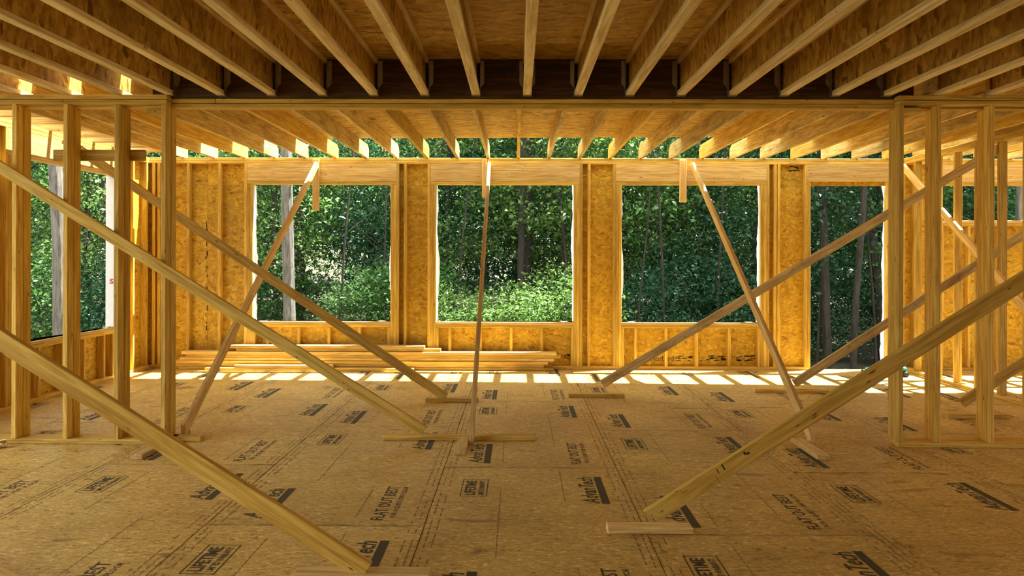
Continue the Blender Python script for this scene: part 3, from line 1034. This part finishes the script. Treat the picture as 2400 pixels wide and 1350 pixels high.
# ================================================================== SMALL THINGS
def lathe(name, prof, mat, root, M, n=24):
    bm = bmesh.new()
    rings = [[bm.verts.new((z, r * math.cos(k * 2 * math.pi / n), r * math.sin(k * 2 * math.pi / n))) for k in range(n)] for r, z in prof]
    for a, b in zip(rings, rings[1:]):
        for k in range(n):
            bm.faces.new((a[k], a[(k + 1) % n], b[(k + 1) % n], b[k]))
    bm.faces.new(rings[0][::-1])
    bm.faces.new(rings[-1])
    bmesh.ops.recalc_face_normals(bm, faces=bm.faces)
    return mesh_obj(name, bm, mat, root, M, smooth=True)
cr = tag(empty('drink_can', (-4.02, 5.84, 0)), 'shiny metal can lying on the floor at the left edge', 'can')
Mc = Matrix.Translation((-4.02, 5.84, .033)) @ Matrix.Rotation(R(28), 4, 'Z')
lathe('can_body', [(.024, -.06), (.026, -.055), (.033, -.046), (.033, .046), (.029, .057), (.027, .058)], CANMETAL, cr, Mc)
lathe('can_lid', [(.026, -.061), (.027, -.0635), (.024, -.0635), (.023, -.0605), (.004, -.0605)], STEEL, cr, Mc)

tr_ = tag(empty('power_tool', (4.62, 9.52, 0)), 'teal and black power tool on the floor by the doorway', 'power tool')
Mt = Matrix.Translation((4.62, 9.52, 0))
lathe('motor_housing', [(.03, -.26), (.05, -.25), (.058, -.2), (.058, -.06), (.05, -.02), (.045, .02)], TEAL, tr_, Mt @ Matrix.Translation((0, 0, .062)))
bm = bmesh.new()
box_bm(-.02, .20, -.024, .024, .085, .125, 0, bm)
bmesh.ops.bevel(bm, geom=list(bm.edges), offset=.012, segments=2, affect='EDGES')
mesh_obj('handle', bm, BLACK, tr_, Mt, True)
bm = bmesh.new()
box_bm(.19, .265, -.045, .045, .0, .075, 0, bm)
bmesh.ops.bevel(bm, geom=list(bm.edges), offset=.01, segments=2, affect='EDGES')
mesh_obj('battery', bm, BLACK, tr_, Mt, True)
bm = bmesh.new()
box_bm(.175, .25, -.035, .035, .07, .13, 0, bm)
bmesh.ops.bevel(bm, geom=list(bm.edges), offset=.014, segments=2, affect='EDGES')
mesh_obj('rear_grip', bm, TEAL, tr_, Mt, True)
bm = bmesh.new()
box_bm(-.02, .2, -.02, .02, .05, .075, 0, bm)
mesh_obj('trigger_rail', bm, TEAL, tr_, Mt, True)
lathe('nose', [(.03, -.30), (.034, -.29), (.03, -.25)], BLACK, tr_, Mt @ Matrix.Translation((0, 0, .062)))

# ================================================================== WOODS OUTSIDE
def leaves_mesh(name, n, seed, mat, rx, ry, z0, z1, cl=60, size=(.07, .145), spread=.34, shell=0.35):
    rng = np.random.default_rng(seed)
    nc = max(1, n // cl)
    u = rng.normal(size=(nc, 3))
    u /= np.linalg.norm(u, axis=1)[:, None]
    rad = (shell + (1 - shell) * rng.random(nc)) ** 0.6
    c = u * rad[:, None] * np.array([rx, ry, (z1 - z0) / 2]) + np.array([0, 0, (z0 + z1) / 2])
    p = np.repeat(c, cl, 0) + rng.normal(size=(nc * cl, 3)) * np.array([spread, spread, spread * .38])
    m = len(p)
    nrm = rng.normal(size=(m, 3)) * .75 + np.array([0, 0, 1.0])
    nrm /= np.linalg.norm(nrm, axis=1)[:, None]
    a = rng.normal(size=(m, 3))
    a -= nrm * np.sum(a * nrm, 1)[:, None]
    a /= np.linalg.norm(a, axis=1)[:, None]
    b = np.cross(nrm, a)
    L = rng.uniform(size[0], size[1], m)[:, None]
    Wd = L * rng.uniform(.38, .6, m)[:, None]
    droop = nrm * L * .12
    v = np.stack([p - a * L * .5, p + b * Wd * .5 + droop, p + a * L * .5 - droop, p - b * Wd * .5 + droop], 1).reshape(-1, 3)
    me = bpy.data.meshes.new(name)
    me.vertices.add(m * 4)
    me.vertices.foreach_set('co', v.astype(np.float32).ravel())
    me.loops.add(m * 4)
    me.loops.foreach_set('vertex_index', np.arange(m * 4, dtype=np.int32))
    me.polygons.add(m)
    me.polygons.foreach_set('loop_start', np.arange(0, m * 4, 4, dtype=np.int32))
    me.polygons.foreach_set('loop_total', np.full(m, 4, dtype=np.int32))
    me.update(calc_edges=True)
    me.materials.append(mat)
    return me

def trunk_mesh(name, r0, r1, h, lean, seed, mat, branches=5):
    rnd = random.Random(seed)
    bm = bmesh.new()
    def limb(p, d, ra, rb, L, n=10, k=8, wob=.03):
        prev = None
        d = Vector(d).normalized()
        p = Vector(p)
        for i in range(n + 1):
            t = i / n
            r = ra + (rb - ra) * t
            up = Vector((0, 0, 1)) if abs(d.z) < .9 else Vector((1, 0, 0))
            s = d.cross(up).normalized()
            q = d.cross(s)
            ringv = [bm.verts.new(p + (s * math.cos(j * 2 * math.pi / k) + q * math.sin(j * 2 * math.pi / k)) * r * (1 + rnd.uniform(-.06, .06))) for j in range(k)]
            if prev:
                for j in range(k):
                    bm.faces.new((prev[j], prev[(j + 1) % k], ringv[(j + 1) % k], ringv[j]))
            prev = ringv
            d = (d + Vector((rnd.uniform(-wob, wob), rnd.uniform(-wob, wob), 0))).normalized()
            p = p + d * (L / n)
        return p
    limb((0, 0, -.3), (lean[0], lean[1], 1), r0, r1, h, 14, 10)
    for b in range(branches):
        z = h * rnd.uniform(.25, .9)
        a = rnd.uniform(0, 6.28)
        limb((lean[0] * z, lean[1] * z, z), (math.cos(a), math.sin(a), rnd.uniform(.3, .9)), r0 * .22, r0 * .05, rnd.uniform(1.0, 2.4), 6, 5, .15)
    bmesh.ops.recalc_face_normals(bm, faces=bm.faces)
    return to_mesh(name, bm, mat)

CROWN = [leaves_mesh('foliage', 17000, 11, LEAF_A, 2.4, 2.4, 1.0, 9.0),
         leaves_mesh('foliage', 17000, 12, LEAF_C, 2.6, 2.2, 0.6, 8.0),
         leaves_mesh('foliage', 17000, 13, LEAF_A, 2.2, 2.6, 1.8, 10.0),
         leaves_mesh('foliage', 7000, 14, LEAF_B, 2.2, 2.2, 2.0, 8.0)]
SHRUB = [leaves_mesh('foliage', 6500, 21, LEAF_B, 1.1, 0.9, 0.1, 2.3, 34, (.05, .105), .2),
         leaves_mesh('foliage', 6500, 22, LEAF_A, 1.2, 1.0, 0.1, 2.6, 34, (.055, .11), .22),
         leaves_mesh('foliage', 6500, 23, LEAF_C, 1.3, 1.1, 0.1, 2.9, 34, (.06, .115), .24)]
TRUNK = [trunk_mesh('trunk', .12, .05, 8.5, (.02, 0), 1, BARK), trunk_mesh('trunk', .09, .04, 7.5, (-.05, .02), 2, BARK),
         trunk_mesh('trunk', .13, .06, 9, (.03, .01), 3, BARK_PALE)]
TWIG = [trunk_mesh('stem', .03, .012, 2.0, (.05, 0), 5, BARK, 4), trunk_mesh('stem', .035, .014, 2.2, (-.08, .03), 6, BARK, 5)]
def gz(x, y):
    return -0.9 + 0.12 * math.sin(x * .7) * math.cos(y * .6) + max(0, y - 18) * 0.06

def plant(name, x, y, fol, tr, s, rz, label, cat, group=None, trname='trunk'):
    r = empty(name, (x, y, gz(x, y)))
    r.rotation_euler = (0, 0, rz)
    r.scale = (s, s, s)
    for nm, me in (('foliage', fol), (trname, tr)):
        if me is None:
            continue
        o = bpy.data.objects.new(nm, me)
        COL.objects.link(o)
        o.parent = r
    return tag(r, label, cat, group)

# trees one can single out by their trunks
def feature(label, x, y, r0, r1, h, lean, seed, mat, fol=None, s=1.0):
    me = trunk_mesh('trunk', r0, r1, h, lean, seed, mat, 4)
    return plant('forest_tree', x, y, fol, me, 1.0, 0.0, label, 'tree')
feature('tall tree with pale grey trunk seen through the first window', -4.16, 13.75, .11, .085, 11, (.004, 0), 31, BARK_PALE)
feature('grey-barked tree seen through the side window on the left', -7.78, 12.75, .125, .09, 10, (.012, 0), 32, BARK_PALE)
feature('slender brown tree seen through the middle window', 0.02, 15.6, .078, .058, 11, (.03, 0), 33, BARK)
feature('dark straight tree seen through the doorway', 6.45, 14.6, .065, .05, 10, (.004, 0), 34, BARK)
feature('dark thicker tree at the left of the doorway view', 6.12, 14.95, .085, .06, 10, (-.008, 0), 35, BARK)
feature('grey tree seen through the small high window at far right', 9.5, 14.5, .075, .065, 11, (0.0, 0), 36, BARK_PALE)
feature('leaning tree at the right side of the first window', -3.05, 15.9, .055, .035, 6, (.26, 0), 37, BARK)

for k, (x, y, r0, ln) in enumerate(((-8.9, 15.0, .03, .10), (-7.0, 14.1, .022, -.05), (-6.0, 15.6, .03, .05), (-3.55, 14.6, .028, .06), (-2.6, 15.3, .022, -.07),
                                  (-1.3, 15.2, .025, .03), (1.15, 15.4, .035, -.05), (2.2, 14.6, .022, .12), (2.9, 14.8, .03, -.06), (3.9, 15.0, .024, .04),
                                  (5.9, 15.0, .03, .05), (7.3, 15.4, .03, -.03), (8.3, 15.6, .03, .06))):
    plant('sapling', x, y, None, trunk_mesh('stem', r0, r0 * .5, 5.5, (ln, 0), 60 + k, BARK, 7), 1.0, 0.0,
          'thin bare-stemmed sapling among the shrubs outside', 'sapling', 'saplings at the edge of the woods', 'stem')

rs = random.Random(77)
GT = 'trees of the woods beyond the house'
GS = 'shrubs at the edge of the woods'
# front shrubs
spots = [(-9.6, 14.6, 1), (-8.1, 15.2, 2), (-6.6, 14.8, 1), (-5.4, 16.6, 1), (-2.9, 15.3, 1), (-2.2, 15.7, 1),
         (-1.2, 14.2, 0), (-0.1, 14.0, 0), (0.9, 14.3, 0), (1.7, 16.2, 1), (2.6, 15.4, 2), (3.6, 16.2, 2), (4.6, 15.6, 2), (6.1, 16.6, 2),
         (7.0, 17.2, 2), (8.4, 16.4, 2), (9.8, 16.6, 2), (11, 15, 1)]
for k, (x, y, t) in enumerate(spots):
    kind = ['bright yellow-green shrub below the middle window view', 'mid green shrub at the edge of the woods',
            'deep green shrub at the edge of the woods'][t]
    plant('woodland_shrub', x, y, SHRUB[t], TWIG[k % 2], rs.uniform(.75, 1.25), rs.uniform(0, 6.28), kind, 'shrub', GS if t else 'bright shrubs outside the middle window', 'stem')
# forest rows
for row, (y, x0, x1, st) in enumerate(((17.5, -13, 14, 2.6), (20.5, -16, 17, 2.6), (24, -18, 20, 2.7), (28, -22, 24, 2.8))):
    x = x0
    k = 0
    while x < x1:
        t = rs.choice((0, 3, 2, 1, 3) if row < 2 else (0, 1, 2, 3))
        plant('forest_tree', x + rs.uniform(-.6, .6), y + rs.uniform(-1, 1), CROWN[t], TRUNK[rs.randrange(2)] if t != 3 else TRUNK[1],
              rs.uniform(.9, 1.25), rs.uniform(0, 6.28), 'leafy tree among the dense green woods beyond the back wall', 'tree', GT)
        x += st
        k += 1
# overhanging trees along the edge, their crowns shading the ground below
HIGH = [leaves_mesh('foliage', 9000, 41, LEAF_A, 2.3, 2.0, 3.6, 10.0), leaves_mesh('foliage', 9000, 42, LEAF_C, 2.4, 2.1, 3.9, 10.5)]
for k, (x, y) in enumerate(((-10.2, 15.2), (5.6, 15.3), (7.8, 16.2), (9.9, 15.4), (12.2, 16.4))):
    plant('forest_tree', x, y, HIGH[k % 2 if x < 2 else 1], TRUNK[k % 2], 1.0, k * 1.7, 'high-crowned tree at the near edge of the woods', 'tree', 'edge trees of the woods')
for x, y, sc in ((2.4, 17.2, .8), (4.2, 17.4, .8), (-5.3, 16.6, .85), (-1.6, 17.0, .8), (1.0, 16.8, .75), (-8.6, 15.6, .8)):
    plant('forest_tree', x, y, CROWN[3], TRUNK[1], sc, x, 'bright-leaved young tree just behind the first shrubs', 'tree', 'young trees behind the shrubs')
# the closed leaf mass deep in the woods
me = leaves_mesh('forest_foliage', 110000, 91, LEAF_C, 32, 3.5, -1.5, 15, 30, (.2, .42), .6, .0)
o = bpy.data.objects.new('forest_foliage', me)
COL.objects.link(o)
o.location = (1, 35, 0)
o['kind'] = 'stuff'
o['label'] = 'closed dark green leaf mass deep in the woods'
o['category'] = 'foliage'
